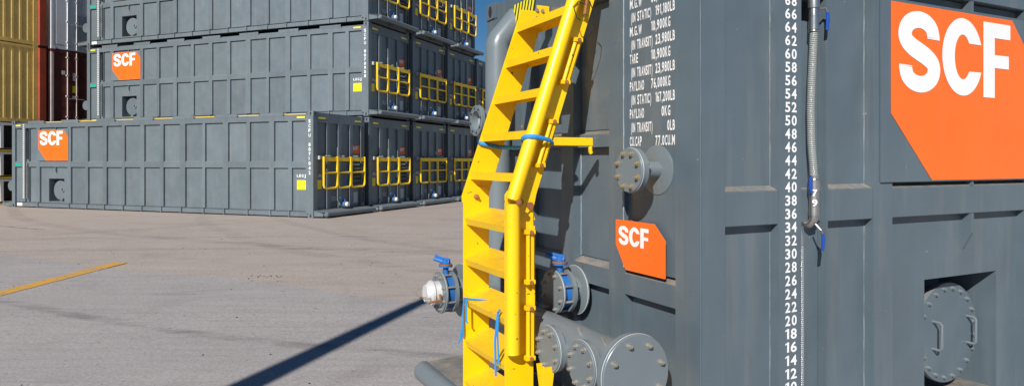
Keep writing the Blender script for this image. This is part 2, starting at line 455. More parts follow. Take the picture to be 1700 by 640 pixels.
# ------------------------------------------------------------------ tank container
L, W, H, D = 12.46, 2.438, 2.90, .06
TB, RB = 2.66, .18                       # underside of top rail, top of bottom rail
BZ0, BZ1 = 1.365, 1.535                  # mid beam
PAN = [(2.897,3.569),(3.693,4.366),(4.533,5.197),(5.322,5.997),(6.159,6.812),(6.955,7.615),(7.828,8.501),(8.603,9.279),(9.472,10.144),(10.269,10.955),(11.128,11.608),(11.742,12.21)]
OX0, OX1, OZ0, OZ1 = 1.774, 2.513, .23, .98   # manhole pocket opening
MHX, MHY, MHZ, MHR = 2.175, .158, .60, .315

def bolt_ring(parent, c, ax, rad, n, r, h, mat, a0=0.0, nm='bolt', washer=True):
    c = Vector(c); ax = Vector(ax).normalized()
    u = (Vector((0,0,1)) - ax*ax.z).normalized(); v = ax.cross(u); me = None; out = []
    bb = MB()
    if washer: bb.cyl((0,0,0), (0,0,h*.22), r*1.25, n=12)
    bb.cyl((0,0,h*.22), (0,0,h), r, r*.96, n=6); 
    bb.cyl((0,0,h), (0,0,h*1.35), r*.55, n=8)
    q = ax.to_track_quat('Z', 'Y')
    for i in range(n):
        a = a0 + 2*math.pi*i/n
        p = c + u*(rad*math.cos(a)) + v*(rad*math.sin(a))
        if me is None: o = bb.build(nm, mat, parent); me = o.data
        else: o = link(nm, me, parent)
        o.location = p; o.rotation_mode = 'QUATERNION'
        o.rotation_quaternion = q @ Vector((0,0,1)).rotation_difference(Vector((0,0,1)))
        out.append(o)
    return out

def panel(name, mat, parent, fn, a0, a1, z0, z1, wob=.004, g=.004, res=(5, 7)):
    """thin sheet with slight hand-welded buckle; fn(a, depth, z) -> local point; depth outward +"""
    nx_, nz_ = res; m = MB(); sd_ = random.random()*50
    a0 += g; a1 -= g; z0 += g; z1 -= g
    for j in range(nz_+1):
        for i in range(nx_+1):
            s_, t_ = i/nx_, j/nz_
            env = (4*s_*(1-s_))**.7*(4*t_*(1-t_))**.7
            d = wob*env*(mnoise.noise((s_*1.6+sd_, t_*2.0, sd_))*1.6)
            m.v.append(tuple(fn(a0+(a1-a0)*s_, d+.005, z0+(z1-z0)*t_)))
    for j in range(nz_):
        for i in range(nx_):
            k = j*(nx_+1)+i; m.f.append((k, k+1, k+nx_+2, k+nx_+1)); m.mi.append(0)
    return m.build(name, mat, parent, ang=60)

def casting(parent, mat, x0, x1, y0, y1, z0, z1, sx, sy, bevel=0):
    """corner casting: block with oval holes on its outer faces (flat dark ovals paint in their shaded depth)"""
    c = MB().box(x0, x1, y0, y1, z0, z1).build('corner_casting', mat, parent, bevel=bevel, smooth=bool(bevel))
    xm, ym, zm = (x0+x1)/2, (y0+y1)/2, (z0+z1)/2
    def oval(f, rw, rh):
        h = MB()
        pts = [f(rw*math.cos(2*math.pi*i/14), rh*math.sin(2*math.pi*i/14)) for i in range(14)]
        h.add(pts, [tuple(range(14))]); h.build('casting_hole', M['dark'], c, smooth=False)
    ye = y0-.0025 if sy < 0 else y1+.0025; xe = x0-.0025 if sx < 0 else x1+.0025
    oval(lambda a, b_: (xm+a, ye, zm+b_), .028, .045); oval(lambda a, b_: (xe, ym+a, zm+b_), .028, .045)
    return c

def build_tank(root, mat, near, side, a_end, b_end, pan_res=(3, 4), code=None):
    bv = .005 if near else 0
    fs = lambda a, d, z: (a, D-d, z)                 # side, outward = -y
    fa = lambda a, d, z: (D-d, a, z)                 # end A, outward = -x (a runs along y)
    fb = lambda a, d, z: (L-D+d, a, z)
    # core
    c = MB()
    if side:
        c.box(D, .674, D, W-.03, .12, 2.84); c.box(.674, .859, D, W-.03, .12, 2.42); c.box(.674, .859, .30, W-.03, 2.42, 2.84); c.box(.859, 1.40, D, W-.03, .12, 2.84); c.box(2.745, L-D, D, W-.03, .12, 2.84); c.box(1.40, 2.745, .46, W-.03, .12, 2.84)
        c.box(1.40, 2.745, D+.012, .46, 1.25, 2.84)
    else: c.box(D, L-D, .03, W-.03, .12, 2.84)
    c.build('tank_body', mat, root, smooth=False)
    # posts & rails
    for (x0, x1) in ((0, .157), (L-.25, L)):
        for (y0, y1) in ((0, .182), (W-.182, W)):
            box('corner_post', mat, root, x0, x1, y0, y1, .12, H-.12, bevel=bv)
    for ix, (x0, x1) in enumerate(((-.006, .170), (L-.17, L+.006))):
        for iy, (y0, y1) in enumerate(((-.006, .162), (W-.162, W+.006))):
            for z0, z1 in ((0, .118), (H-.118, H+.015)):
                casting(root, mat, x0, x1, y0, y1, z0, z1, -1 if ix == 0 else 1, -1 if iy == 0 else 1, bv*1.6)
    for y0, y1 in ((.004, .12), (W-.12, W-.004)):
        box('top_rail', mat, root, .171, L-.171, y0, y1, TB, 2.80, bevel=bv)
        s_ = 1 if y0 < 1 else -1; ya = y0 if s_ > 0 else y1
        box('bottom_rail', mat, root, .171, L-.171, ya+.045*s_, ya+.14*s_, .035, RB, bevel=bv)
    for x0, x1 in ((.004, .11), (L-.11, L-.004)):
        box('end_header', mat, root, x0, x1, .183, W-.183, 2.62, H-.01, bevel=bv)
        box('end_sill', mat, root, x0, x1, .183, W-.183, .02, .22, bevel=bv)
    # roof coaming plates, open slots between
    for xc in [1.19+1.64*i for i in range(7)]:
        x0, x1 = max(.18, xc-.40), min(L-.18, xc+.40)
        for y0, y1 in ((.006, .03), (W-.03, W-.006)): box('coaming_plate', mat, root, x0, x1, y0, y1, 2.803, H-.004)
    if side:
        ribs = [(.511,.674),(.859,.872),(1.235,1.40),(2.745,2.897)]+[(PAN[i][1], PAN[i+1][0]) for i in range(len(PAN)-1)]
        for x0, x1 in ribs:
            box('rib', mat, root, x0, x1, 0, D+.004, RB+.012, TB-.001, bevel=bv*.6)
        box('gusset', mat, root, 0.171, L-.171, .02, D+.02, RB, RB+.01)           # lip over the bottom rail
        for x0, x1 in ribs[2:]: box('rail_tab', mat, root, x0, x0+.035, .012, .05, .02, RB-.002)
        bays = [(.157,.511),(.674,.859),(.872,1.235),(1.40,2.745)]+PAN
        for k, (x0, x1) in enumerate(bays):
            yf = .035 if k == 1 else .004
            MB().prism([(yf,BZ0),(yf,BZ1),(D+.002,BZ1+.028*(D-yf)/D),(D+.002,BZ0)], lambda p, x: (x, p[0], p[1]), x0+.001, x1-.001).build('mid_beam', mat, root, smooth=bool(bv), bevel=bv*.6)
            if k == 3: continue
            panel('side_panel', mat, root, fs, x0, x1, BZ1, 2.42 if k == 1 else TB, res=pan_res); panel('side_panel', mat, root, fs, x0, x1, RB+.012, BZ0, res=pan_res)
        # logo bay
        x0, x1 = 1.40, 2.745
        panel('side_panel', mat, root, fs, x0, x1, BZ1, TB, res=pan_res)
        mp = MB(); y0, y1 = D-.004, D+.008
        mp.box(x0, OX0, y0, y1, RB+.012, BZ0); mp.box(OX1, x1, y0, y1, RB+.012, BZ0)
        mp.box(OX0, OX1, y0, y1, OZ1, BZ0); mp.box(OX0, OX1, y0, y1, RB+.012, OZ0)
        mp.build('manhole_plate', mat, root, smooth=False)
        pk = MB(); d0, d1, t = D+.008, .42, .006
        pk.box(OX0-t, OX0, d0, d1, OZ0-t, OZ1+t); pk.box(OX1, OX1+t, d0, d1, OZ0-t, OZ1+t)
        pk.box(OX0, OX1, d0, d1, OZ1, OZ1+t); pk.box(OX0, OX1, d0, d1, OZ0-t, OZ0); pk.box(OX0-t, OX1+t, d1, d1+t, OZ0-t, OZ1+t)
        pk.build('manhole_pocket', mat, root, smooth=False)
        sr = MB(); fn = lambda p, x: (x, p[0], p[1])
        sr.prism([(0,1.245),(D,1.13),(D,BZ0-.001),(0,BZ0-.001)], fn, 2.145, 2.172); sr.prism([(0,BZ1+.001),(D,BZ1+.001),(D,TB-.001),(0,TB-.001)], fn, 2.145, 2.172)
        sr.build('stub_rib', mat, root, smooth=False)
        mh = MB().rings([((MHX,.30,MHZ),MHR*.86),((MHX,MHY+.03,MHZ),MHR*.86),((MHX,MHY+.03,MHZ),MHR),((MHX,MHY+.003,MHZ),MHR),((MHX,MHY,MHZ),MHR-.003)], 48).build('manhole_cover', mat, root, bevel=0)
        if near:
            bolt_ring(mh, (MHX,MHY,MHZ), (0,-1,0), MHR-.035, 20, .0125, .014, M['pipe'], a0=.15)
            for hx in (2.02, 2.375):
                z0, z1 = .515, .685
                MB().tube([(hx,MHY,z1),(hx,MHY-.045,z1),(hx+.004,MHY-.055,z1-.012),(hx+.004,MHY-.055,z0+.012),(hx,MHY-.045,z0),(hx,MHY,z0)], .0085, 10).build('handle', M['pipe'], mh)
        else:
            MB().torus((MHX+.15,MHY-.02,MHZ), (0,-1,0), .06, .012, 12, 5).build('handle', mat, mh)
        # logo board
        zt, zb, xl, xr = 2.575, 1.572, 1.363, 2.78
        bd = box('logo_board', mat, root, 1.285, 2.79, -.012, -.002, zb-.008, zt+.012, bevel=.002 if near else 0)
        oc = [(xl,zt),(2.56,zt),(xr,2.34),(xr,zb),(1.735,zb),(xl,1.95)]
        MB().add([(x,-.0145,z) for x, z in oc], [tuple(range(5,-1,-1))]).build('logo_field', M['orange'], bd, smooth=False)
        logo_letters(bd, place((1.425,-.017,2.075), (1,0,0)), .465, 1.11, M['white'], each=True)
        # contents gauge
        if near:
            for nn in range(6, 78, 2):
                t = MB(); s_ = str(nn); text_mesh(t, s_, place((.553,-.0025,.2+.0338*nn-.026), (1,0,0)), .050, width=.082 if nn > 9 else .036)
                t.build('gauge_number', M['white'], root, smooth=False)
        else:
            t = MB()
            for nn in range(4, 77, 2): z = .2+.0338*nn; t.box(.56, .585, -.004, -.001, z-.022, z+.022); t.box(.60, .625, -.004, -.001, z-.022, z+.022)
            t.build('gauge_numbers', M['white'], root, smooth=False, kind='stuff')
            box('tag', M['teal'], root, .19, .48, -.002, .003, BZ0+.02, BZ1-.05)
            box('tag', M['white'], root, .20, .46, .040, .0445, .05, .15)
            hs = MB().tube([(.765,.03,2.55),(.765,.03,1.62)], .03, 8); hs.build('sight_hose', M['rubber'], root)
            MB().tube([(.765,.0,1.5),(.765,.0,.3)], .022, 8).build('sight_pipe', M['steel'], root)
            box('sticker', M['sticker'], root, .19, .44, .001, .003, 2.735, 2.775)
            box('sticker', M['sticker'], root, L-.55, L-.28, .001, .003, 2.735, 2.775)
            # end of the side: letters, yellow plate, container number
            t = MB(); text_mesh(t, 'LEGJ', place((L-.585,D-.014,1.115), (1,0,0)), .075, width=.30); t.build('lettering', M['white'], root, smooth=False)
            box('sticker', M['sticker'], root, L-.58, L-.28, D-.015, D-.011, .77, 1.03)
            t = MB()
            for k, ch in enumerate(code):
                if ch != ' ': text_mesh(t, ch, place((L-.155,-.003,2.60-.128*k), (1,0,0)), .09, width=.07 if ch != '1' else .03)
            t.build('container_number', M['white'], root, smooth=False)
    # ends
    bays = [(.182,.605),(.75,1.13),(1.28,1.69),(1.83,2.256)]
    for key, f, want in (('a', fa, a_end), ('b', fb, b_end)):
        if not want: continue
        sgn = -1 if key == 'a' else 1; xo = 0 if key == 'a' else L
        X = lambda d: xo + sgn*d                     # outward distance d from the end plane
        for i in range(3):
            y0, y1 = bays[i][1], bays[i+1][0]
            box('end_rib', mat, root, X(0), X(-D-.002), y0, y1, .221, 2.619, bevel=bv*.6)
        for k, (y0, y1) in enumerate(bays):
            if key == 'a':
                lo = .968
                bb = MB(); fn = lambda p, y: (X(p[0]), y, p[1])
                bb.prism([(-.004,.955),(-.004,1.068),(-D-.01,1.10),(-D-.01,.955)], fn, y0+.001, y1-.001); bb.build('end_beam', mat, root, smooth=False)
                if k in (1, 2, 3):
                    bb = MB(); bb.prism([(-.004,1.765),(-.004,1.84),(-D-.01,1.865),(-D-.01,1.765)], fn, y0+.001, y1-.001); bb.build('end_beam', mat, root, smooth=False)
                z = [(.221,.955),(1.10,1.765),(1.865,2.619)] if k else [(.221,.955)]
                if k == 0: box('text_plate', mat, root, X(-.022), X(-.034), y0+.002, y1-.002, 1.101, 2.618)
            else: z = [(.221,2.619)]
            for z0, z1 in z: panel('end_panel', mat, root, f if key == 'b' else (lambda a, d, zz: fa(y1+y0-a, d, zz)), y0, y1, z0, z1, res=pan_res if len(z) == 1 else (4, 4))
        # bumper tray
        o = .54 if key == 'a' else .36
        zt = .105; tr = .074
        t = MB(); t.rings([((X(o),.06,zt),tr*.7),((X(o),.085,zt),tr),((X(o),W-.03,zt),tr),((X(o),W-.005,zt),tr*.75)], 18)
        tray = t.build('bumper_tube', M['pipe'] if near else mat, root)
        t = MB(); fn = lambda p, y: (X(p[0]), y, p[1])
        t.prism([(.002,.20),(.002,.19),(o-.02,zt+tr-.02),(o-.02,zt+tr-.008)], fn, .03, W-.04)
        for yy in (.03, 1.2, W-.05): t.prism([(.002,.188),(.002,.04),(o-.05,.05),(o-.05,zt+.03)], fn, yy, yy+.012)
        t.build('tray_plate', mat, tray, smooth=False)

def far_manifold(root, mat):
    t = MB().tube([(-.22,.15,.715),(-.22,1.7,.715)], .12, 14); t.cyl((-.06,1.3,.715),(-.3,1.3,.715), .09)
    mf = t.build('manifold_pipe', mat, root)
    MB().cyl((-.22,.15,.715),(-.22,.115,.715), .177, n=24).build('flange', mat, mf)
    for yy in (.42, .75):
        q = MB().cyl((-.30,yy,.715),(-.40,yy,.715), .07); q.cyl((-.38,yy,.715),(-.42,yy,.715), .125, n=20); q.build('flange', mat, mf)

def far_b_end(root, mat):
    X = lambda d: L + d
    # folded yellow guard rails hung on the end
    o = .15; r = .032
    rl = MB(); fr = [(.26,.86),(.90,1.50),(1.54,2.22)]
    for k, (a, c) in enumerate(fr):
        z0, z1 = .80-.0*k, 1.68
        path = [(X(o),a,z1),(X(o),a,z0+.09),(X(o),a+.03,z0+.03),(X(o),a+.09,z0),(X(o),c-.09,z0),(X(o),c-.03,z0+.03),(X(o),c,z0+.09),(X(o),c,z1)]
        g = MB().tube(path, r, 8).build('guard_rail', M['rail'], root)
        MB().box(X(o-.012), X(o+.012), a-.01, c+.01, 1.55, 1.665).build('rail_top_plate', M['rail'], g, smooth=False)
        MB().tube([(X(o),a,1.23),(X(o),c,1.23)], r*.85, 8).build('mid_rail', M['rail'], g)
        MB().box(X(-.01), X(o+.02), (a+c)/2-.03, (a+c)/2+.03, 1.68, 1.72).build('rail_bracket', mat, g, smooth=False)
    box('bracket_plate', M['weld'], root, X(.0), X(.06), .20, .30, 1.60, 1.70)
    # valve board
    pb = box('valve_board', M['dark'], root, X(-D+.012), X(-.02), 1.84, 2.22, .78, 1.52)
    q = MB()
    for i in range(4):
        for j in range(6): q.cyl((X(-.02),1.89+i*.095,.85+j*.12), (X(.005),1.89+i*.095,.85+j*.12), .028, n=8)
    q.build('gauge_knobs', M['pipe'], pb, kind='stuff')
    box('data_plate', M['weld'], root, X(-D+.012), X(-.04), 1.92, 2.14, .31, .63)
    box('sticker', M['sticker'], root, X(-D+.012), X(-D+.016), .22, .42, .78, 1.03)
    t = MB(); text_mesh(t, 'LEGJ', place((X(-D+.017),.205,1.12), (0,1,0)), .07, width=.28); t.build('lettering', M['white'], root, smooth=False)
    for y0 in (.22, 1.95): box('sticker', M['sticker'], root, X(-.002), X(.001), y0, y0+.32, 2.72, 2.765)
    lb = MB().add([(X(-D+.02),y,z) for y, z in [(1.86,2.03),(1.86,1.85),(1.93,1.78),(2.24,1.78),(2.24,2.03)]], [(0,1,2,3,4)]).build('logo_board', M['red'], root, smooth=False)
    logo_letters(lb, place((X(-D+.024),1.885,1.89), (0,1,0)), .10, .25, M['white'], each=False)
    t = MB(); text_mesh(t, 'PAYLOAD', place((X(-D+.017),.85,.50), (0,1,0)), .045, width=.22); t.build('lettering', M['white'], root, smooth=False); t = MB(); text_mesh(t, '77.0CU.M', place((X(-D+.017),.85,.43), (0,1,0)), .045, width=.22)
    t.build('lettering', M['white'], root, smooth=False)
    # discharge valve with blue handle and pale cap
    y = 1.20
    v = MB().cyl((X(-D),y,.32),(X(.22),y,.32), .05, n=12).build('discharge_pipe', mat, root)
    q = MB().cyl((X(.10),y,.32),(X(.125),y,.32), .10, n=16); q.cyl((X(.19),y,.32),(X(.215),y,.32), .10, n=16); q.build('flange', M['pipe'], v)
    q = MB().cyl((X(.127),y,.32),(X(.188),y,.32), .085, n=14); q.cyl((X(.157),y,.40),(X(.157),y,.47), .035, n=10); q.tube([(X(.157),y,.47),(X(.16),y-.10,.49),(X(.17),y-.22,.52)], .018, 6); q.build('valve', M['blue'], v)
    MB().rings([((X(.217),y,.32),.06),((X(.27),y,.32),.065),((X(.29),y,.32),.045)], 12).build('cap', M['white'], v)
    # end conduit and a short pale pipe
    MB().tube([(X(.03),2.33,.3),(X(.03),2.33,2.6)], .022, 6).build('conduit', M['rubber'], root)
    MB().tube([(X(.06),1.02,.42),(X(.06),1.02,1.95)], .026, 8).build('vent_pipe', M['pipe'], root)
    q = MB().tube([(X(.10),1.0,.75),(X(.13),1.25,.95),(X(.13),1.45,1.2)], .012, 5); q.build('cable', M['strap'], root)

def far_roof_rails(root):
    r = .022
    for k, (x0, x1) in enumerate([(.9+1.64*i, 2.3+1.64*i) for i in range(7)]):
        q = MB().box(x0, x1, .10, .15, 2.815, 2.86).build('folded_roof_rail', M['rail'], root, smooth=False)

# ---- the far block
EX = 21.5; rz = -R(EX); C0 = Vector(((520-850)/1115*18.27, 18.27, 0))
dx = Vector((math.cos(rz), math.sin(rz), 0)); dy = Vector((-math.sin(rz), math.cos(rz), 0))
A0 = C0 - dx*L                                    # gauge-end corner of the front row
PITCH, TIER = 2.69, 2.935
spots = {(0,0): ('SCFU 8071042', 'full'), (1,1): ('SCFU 8070958', 'full'), (1,2): ('SCFU 8070937', 'full'), (1,0): (None, 'end')}
for t_, rows in ((0, (2,3,4)), (1, (2,3,4)), (2, (2,3))):
    for r_ in rows: spots[(r_, t_)] = (None, 'end')
LABEL = {(0,0): 'long grey tank container standing alone in front of the taller stack, logo above its manhole',
 (1,0): 'ground level grey tank container second from the front corner, under the stack',
 (2,0): 'ground level grey tank container third from the front corner of the far block',
 (3,0): 'ground level grey tank container fourth from the front corner, beside the yellow ladder',
 (4,0): 'rearmost ground level grey tank container of the block, half hidden by the yellow ladder',
 (1,1): 'grey tank container in the middle tier whose long logo side faces the yard',
 (2,1): 'middle tier grey tank container second from the front, only its end showing',
 (3,1): 'middle tier grey tank container third from the front, end rails beside the near grey pipe',
 (4,1): 'rearmost middle tier grey tank container, a dark sliver beside the near grey pipe',
 (1,2): 'topmost grey tank container with its long side to the yard, cut by the photo edge',
 (2,2): 'topmost grey tank container in the second row, only its railed end showing',
 (3,2): 'topmost grey tank container in the rear row, end rails against the blue sky'}
GRP = 'grey tank containers stacked across the yard'
proto = {}
def pos(r_, t_): return A0 + dy*(PITCH*r_) + Vector((0,0,TIER*t_ + (.02 if t_ else 0)))
first = empty('tank_container', pos(0,0), rz, LABEL[(0,0)], 'tank container', GRP)
build_tank(first, M['tank'], False, True, True, True, code=spots[(0,0)][0]); far_b_end(first, M['tank']); far_manifold(first, M['tank']); far_roof_rails(first)
plain = empty('tank_container', pos(1,0), rz, LABEL[(1,0)], 'tank container', GRP)
build_tank(plain, M['tank'], False, False, True, True); far_b_end(plain, M['tank']); far_manifold(plain, M['tank'])
for key, (code, kind) in spots.items():
    if key in ((0,0), (1,0)): continue
    c = copy_tree(first, skip=('container_number', 'folded_roof_rail')) if kind == 'full' else copy_tree(plain)
    c.location = pos(*key) + dx*random.uniform(-.02, .02) + dy*random.uniform(-.025, .025); c.rotation_euler.z = rz + R(random.uniform(-.12, .12)); c['label'] = LABEL[key]
    if code:
        t = MB()
        for k, ch in enumerate(code):
            if ch != ' ': text_mesh(t, ch, place((L-.155,-.003,2.60-.128*k), (1,0,0)), .09, width=.07 if ch != '1' else .03)
        t.build('container_number', M['white'], c, smooth=False)

# ------------------------------------------------------------------ the near tank container
NC = Vector(((1163-850)/1115*3.15, 3.15, -.14)); nrz = R(26.4)
near = empty('tank_container', NC, nrz, 'nearest grey tank container filling the right side, printed with weights and a gauge', 'tank container')
build_tank(near, M['grey'], True, True, True, False, pan_res=(14, 18))
GM, PM = M['grey'], M['pipe']
# pale weld beads double as bright lit edge lines; corner bead stays grey
def seam(x, y, z0, z1, r=.003):
    m = MB(); k = int((z1-z0)/.05); m.tube([(x+random.uniform(-.001,.001), y+random.uniform(-.001,.001), z0+(z1-z0)*i/k) for i in range(k+1)], r, 5); return m
for x in (.509, 1.233): seam(x, D-.002, .2, BZ0, .0045).build('lit_weld_seam', M['seam'], near); seam(x, D-.002, BZ1, TB, .0045).build('lit_weld_seam', M['seam'], near)
seam(.0015, .0015, .12, 2.78, .0028).build('edge_line', GM, near); 
seam(-.002, .604, 1.1, 2.6, .0045).build('lit_weld_seam', M['seam'], near); seam(D-.006, 1.128, 1.1, 1.76, .004).build('lit_weld_seam', M['seam'], near)
# printed weights on the end
rowsT = [('M.G.W', '86,900KG'), ('(IN STATIC)', '191,180LB'), ('M.G.W', '10,900KG'), ('(IN TRANSIT)', '23,980LB'), ('TARE', '10,900KG'), ('(IN TRANSIT)', '23,980LB'),
         ('PAYLOAD', '76,000KG'), ('(IN STATIC)', '167,200LB'), ('PAYLOAD', '0KG'), ('(IN TRANSIT)', '0LB'), ('CU.CAP', '77.0CU.M')]
wl = {'M.G.W': .105, '(IN STATIC)': .172, '(IN TRANSIT)': .183, 'TARE': .072, 'PAYLOAD': .125, 'CU.CAP': .105}
for i, (a, c_) in enumerate(rowsT):
    z = 1.765+.0745*(10-i); ind = .012 if a.startswith('(') else 0.0
    t = MB(); text_mesh(t, a, place((.0195,.577-ind,z), (0,-1,0)), .050, width=wl[a]); t.build('lettering', M['white'], near, smooth=False); t = MB()
    wd = {'0KG': .068, '0LB': .058}.get(c_, .152)
    right = .205 if c_.endswith('LB') or c_.endswith('M') else .240
    text_mesh(t, c_, place((.0195, right+wd, z), (0,-1,0)), .050, width=wd)
    t.build('lettering', M['white'], near, smooth=False)
# small logo plate on the end
pl_ = [(.665,1.36),(.665,1.22),(.575,1.092),(.246,1.092),(.246,1.28),(.335,1.36)]
lb = MB(); lb.prism(pl_, lambda p, x: (x, p[0], p[1]), -.012, -.004); lb = lb.build('logo_board', M['orange'], near, smooth=False)
logo_letters(lb, place((-.0145,.635,1.225), (0,-1,0)), .105, .265, M['white'])
# upper blind flange
def blind_flange(root, base, ax, plen, pr, fr, th, nb, br, mat, bmat, ringr=None, name='flange_pipe', a0=.39, double=True, bring=.78):
    base = Vector(base); ax = Vector(ax).normalized(); m = MB()
    m.cyl(base, base+ax*(plen-.012), pr, n=28)
    p = m.build(name, mat, root)
    e = base+ax*plen
    if double:
        MB().rings([(e-ax*(th*2.1), pr),(e-ax*(th*2.1), fr*.985),(e-ax*(th*1.15), fr*.985),(e-ax*(th*1.15), fr*.9)], 40, caps=False).build('flange_ring', mat, p)
    f = MB().rings([(e-ax*(th*1.08), fr*.9),(e-ax*(th*1.08), fr-.002),(e-ax*(th*1.05), fr),(e-ax*.003, fr),(e, fr-.003),(e, .001)], 48, caps=False).build('blind_flange', mat, p)
    bolt_ring(f, e, ax, fr*bring, nb, br, br*1.3, bmat, a0)
    if double: bolt_ring(p, e-ax*(th*2.1), -ax, fr*bring, nb, br, br*1.3, bmat, a0)
    # pale ring paints in the bright lit edge of the flange
    MB().torus(e-ax*(th*.52), ax, fr+.0002, .0022, 64, 5).build('rim', M['weld'], f)
    if ringr: MB().rings([(base-ax*.004, ringr),(base+ax*.006, ringr),(base+ax*.008, ringr-.004),(base+ax*.008, .01)], 48, caps=False).build('doubler_ring', mat, p)
    return p
blind_flange(near, (.024,.346,1.637), (-1,0,0), .185, .045, .113, .022, 8, .0125, PM, M['brass'], ringr=.128)
# manifold: big pipe along the end with three blind flanges
zc = .69
mf = MB().cyl((-.285,1.55,zc), (-.285,.13,zc), .122, n=36); mf.cyl((-.05,1.2,zc),(-.285,1.2,zc), .09)
mf = mf.build('manifold_pipe', PM, near)
f = MB().rings([((-.285,.165,zc),.122),((-.285,.165,zc),.185),((-.285,.143,zc),.185),((-.285,.143,zc),.178),((-.285,.137,zc),.178),((-.285,.137,zc),.187),((-.285,.113,zc),.187),((-.285,.110,zc),.184),((-.285,.110,zc),.001)], 56, caps=False).build('blind_flange', PM, mf)
bolt_ring(f, (-.285,.110,zc), (0,-1,0), .146, 8, .0135, .017, M['galv'], a0=.3)
bolt_ring(f, (-.285,.165,zc), (0,1,0), .156, 8, .0125, .016, M['galv'], a0=.3)
MB().torus((-.285,.125,zc), (0,1,0), .1872, .0024, 72, 5).build('rim', M['weld'], f)
for yy in (.345, .67):
    blind_flange(mf, (-.36,yy,zc), (-1,0,0), .085, .075, .122, .022, 8, .0125, PM, M['galv'], name='branch_pipe')
# small stub plugs on the manifold
for yy in (.30, .52):
    MB().rings([((-.335,yy,zc+.105),.010),((-.35,yy,zc+.135),.010)], 8).build('plug', M['galv'], mf)
# hidden-half pipework: butterfly valves
def butterfly(root, base, ax, stub, fr, cap, mat):
    base = Vector(base); ax = Vector(ax).normalized(); e = base+ax*stub; up = Vector((0,0,1))
    p = MB().cyl(base, e, fr*.62, n=28).build('valve_pipe', mat, root)
    f1 = MB().cyl(e-ax*.022, e, fr, n=40).build('flange', mat, p)
    bolt_ring(f1, e-ax*.022, -ax, fr*.82, 8, .011, .014, M['galv'], .39)
    MB().cyl(e+ax*.002, e+ax*.058, fr*.80, n=32).build('valve_body', M['blue'], p)
    f2 = MB().cyl(e+ax*.060, e+ax*.080, fr, n=40).build('flange', mat, p)
    bolt_ring(f2, e+ax*.080, ax, fr*.82, 8, .011, .014, M['galv'], .39)
    MB().torus(e+ax*.070, ax, fr+.0003, .002, 48, 5).build('rim', M['weld'], f2)
    tie = MB()
    side_ = ax.cross(up).normalized()
    for k in range(8):
        a = .39+2*math.pi*k/8; q = (up*math.cos(a)+side_*math.sin(a))*fr*.93
        tie.cyl(e+q+ax*.001, e+q+ax*.059, .007, n=6)
    tie.build('tie_bolts', M['galv'], p, kind='stuff')
    t0 = e+ax*.026
    n_ = MB().cyl(t0+up*fr*.70, t0+up*(fr*1.0+.03), .02, n=14)
    n_.cyl(t0+up*(fr+.03), t0+up*(fr+.042), .048, n=16); n_.build('valve_neck', M['blue'], p)
    MB().cyl(t0+up*(fr+.043), t0+up*(fr+.050), .046, n=16).build('index_plate', M['rust'], p)
    h = MB(); hd = (ax*.6+side_*.55).normalized()
    c0 = t0+up*(fr+.062)
    h.cyl(t0+up*(fr+.051), t0+up*(fr+.08), .024, n=12)
    h.tube([c0-hd*.03, c0+hd*.03+up*.004, c0+hd*.05+up*.012, c0+hd*.09+up*.022], [.017,.017,.015,.013], 8)
    h.tube([c0-hd*.03+up*.018, c0+hd*.04+up*.03, c0+hd*.08+up*.045], .009, 6)
    h.build('lever', M['blue'], p)
    if cap:
        c = MB().rings([(e+ax*.078, fr*.55),(e+ax*.12, fr*.55),(e+ax*.13, fr*.62),(e+ax*.145, fr*.60),(e+ax*.165, fr*.45),(e+ax*.18, fr*.40)], 28)
        c.build('coupling_cap', M['cap'], p)
        for s_ in (-1, 1):
            MB().tube([e+ax*.10+side_*s_*fr*.6, e+ax*.11+side_*s_*fr*.85-up*.03, e+ax*.18+side_*s_*fr*.66-up*.045], .009, 6).build('cam_arm', M['rust'], p)
        MB().torus(e+ax*.20+side_*.05, side_, .028, .004, 20, 5).build('pull_ring', M['galv'], p)
        MB().torus(e+ax*.19-side_*.06-up*.02, up, .026, .004, 20, 5).build('pull_ring', M['galv'], p)
    return p
v1 = butterfly(near, (.05,1.10,.895), (-1,0,0), .14, .13, False, PM)
MB().rings([(( .002,1.10,.895),.148),((-.010,1.10,.895),.148),((-.012,1.10,.895),.144),((-.012,1.10,.895),.01)], 48, caps=False).build('doubler_ring', PM, v1)
MB().torus((-.008,1.10,.895), (1,0,0), .1485, .0025, 64, 5).build('rim', M['weld'], v1)
v2 = butterfly(near, (.05,2.02,.765), (-1,0,0), .53, .145, True, PM)
MB().cyl((-.36,2.02,.765),(-.40,2.02,.765), .185, n=44).build('flange', PM, v2)
MB().torus((-.38,2.02,.765), (1,0,0), .1855, .002, 64, 5).build('rim', M['weld'], v2)
# tall vent pipe at the far corner with elbow and open flange
vp = MB().tube([(-.10,2.02,.76),(-.10,2.02,2.50),(-.098,2.02,2.53),(-.088,2.02,2.56),(.03,2.02,2.70),(.07,2.02,2.745)], .092, 28).build('vent_pipe', PM, near)
MB().cyl((-.10,2.02,1.974),(-.21,2.02,1.974), .075, n=24).build('vent_branch', PM, vp)
f = MB().rings([((-.25,2.02,1.974),.07),((-.25,2.02,1.974),.112),((-.275,2.02,1.974),.112),((-.278,2.02,1.974),.109),((-.278,2.02,1.974),.070),((-.21,2.02,1.974),.066)], 40, caps=False).build('open_flange', PM, vp)
MB().cyl((-.225,2.02,1.974),(-.22,2.02,1.974), .065, n=24).build('flange_throat', M['white'], f)
bolt_ring(f, (-.278,2.02,1.974), (-1,0,0), .09, 8, .009, .004, M['dark'], .2, nm='bolt_hole', washer=False)
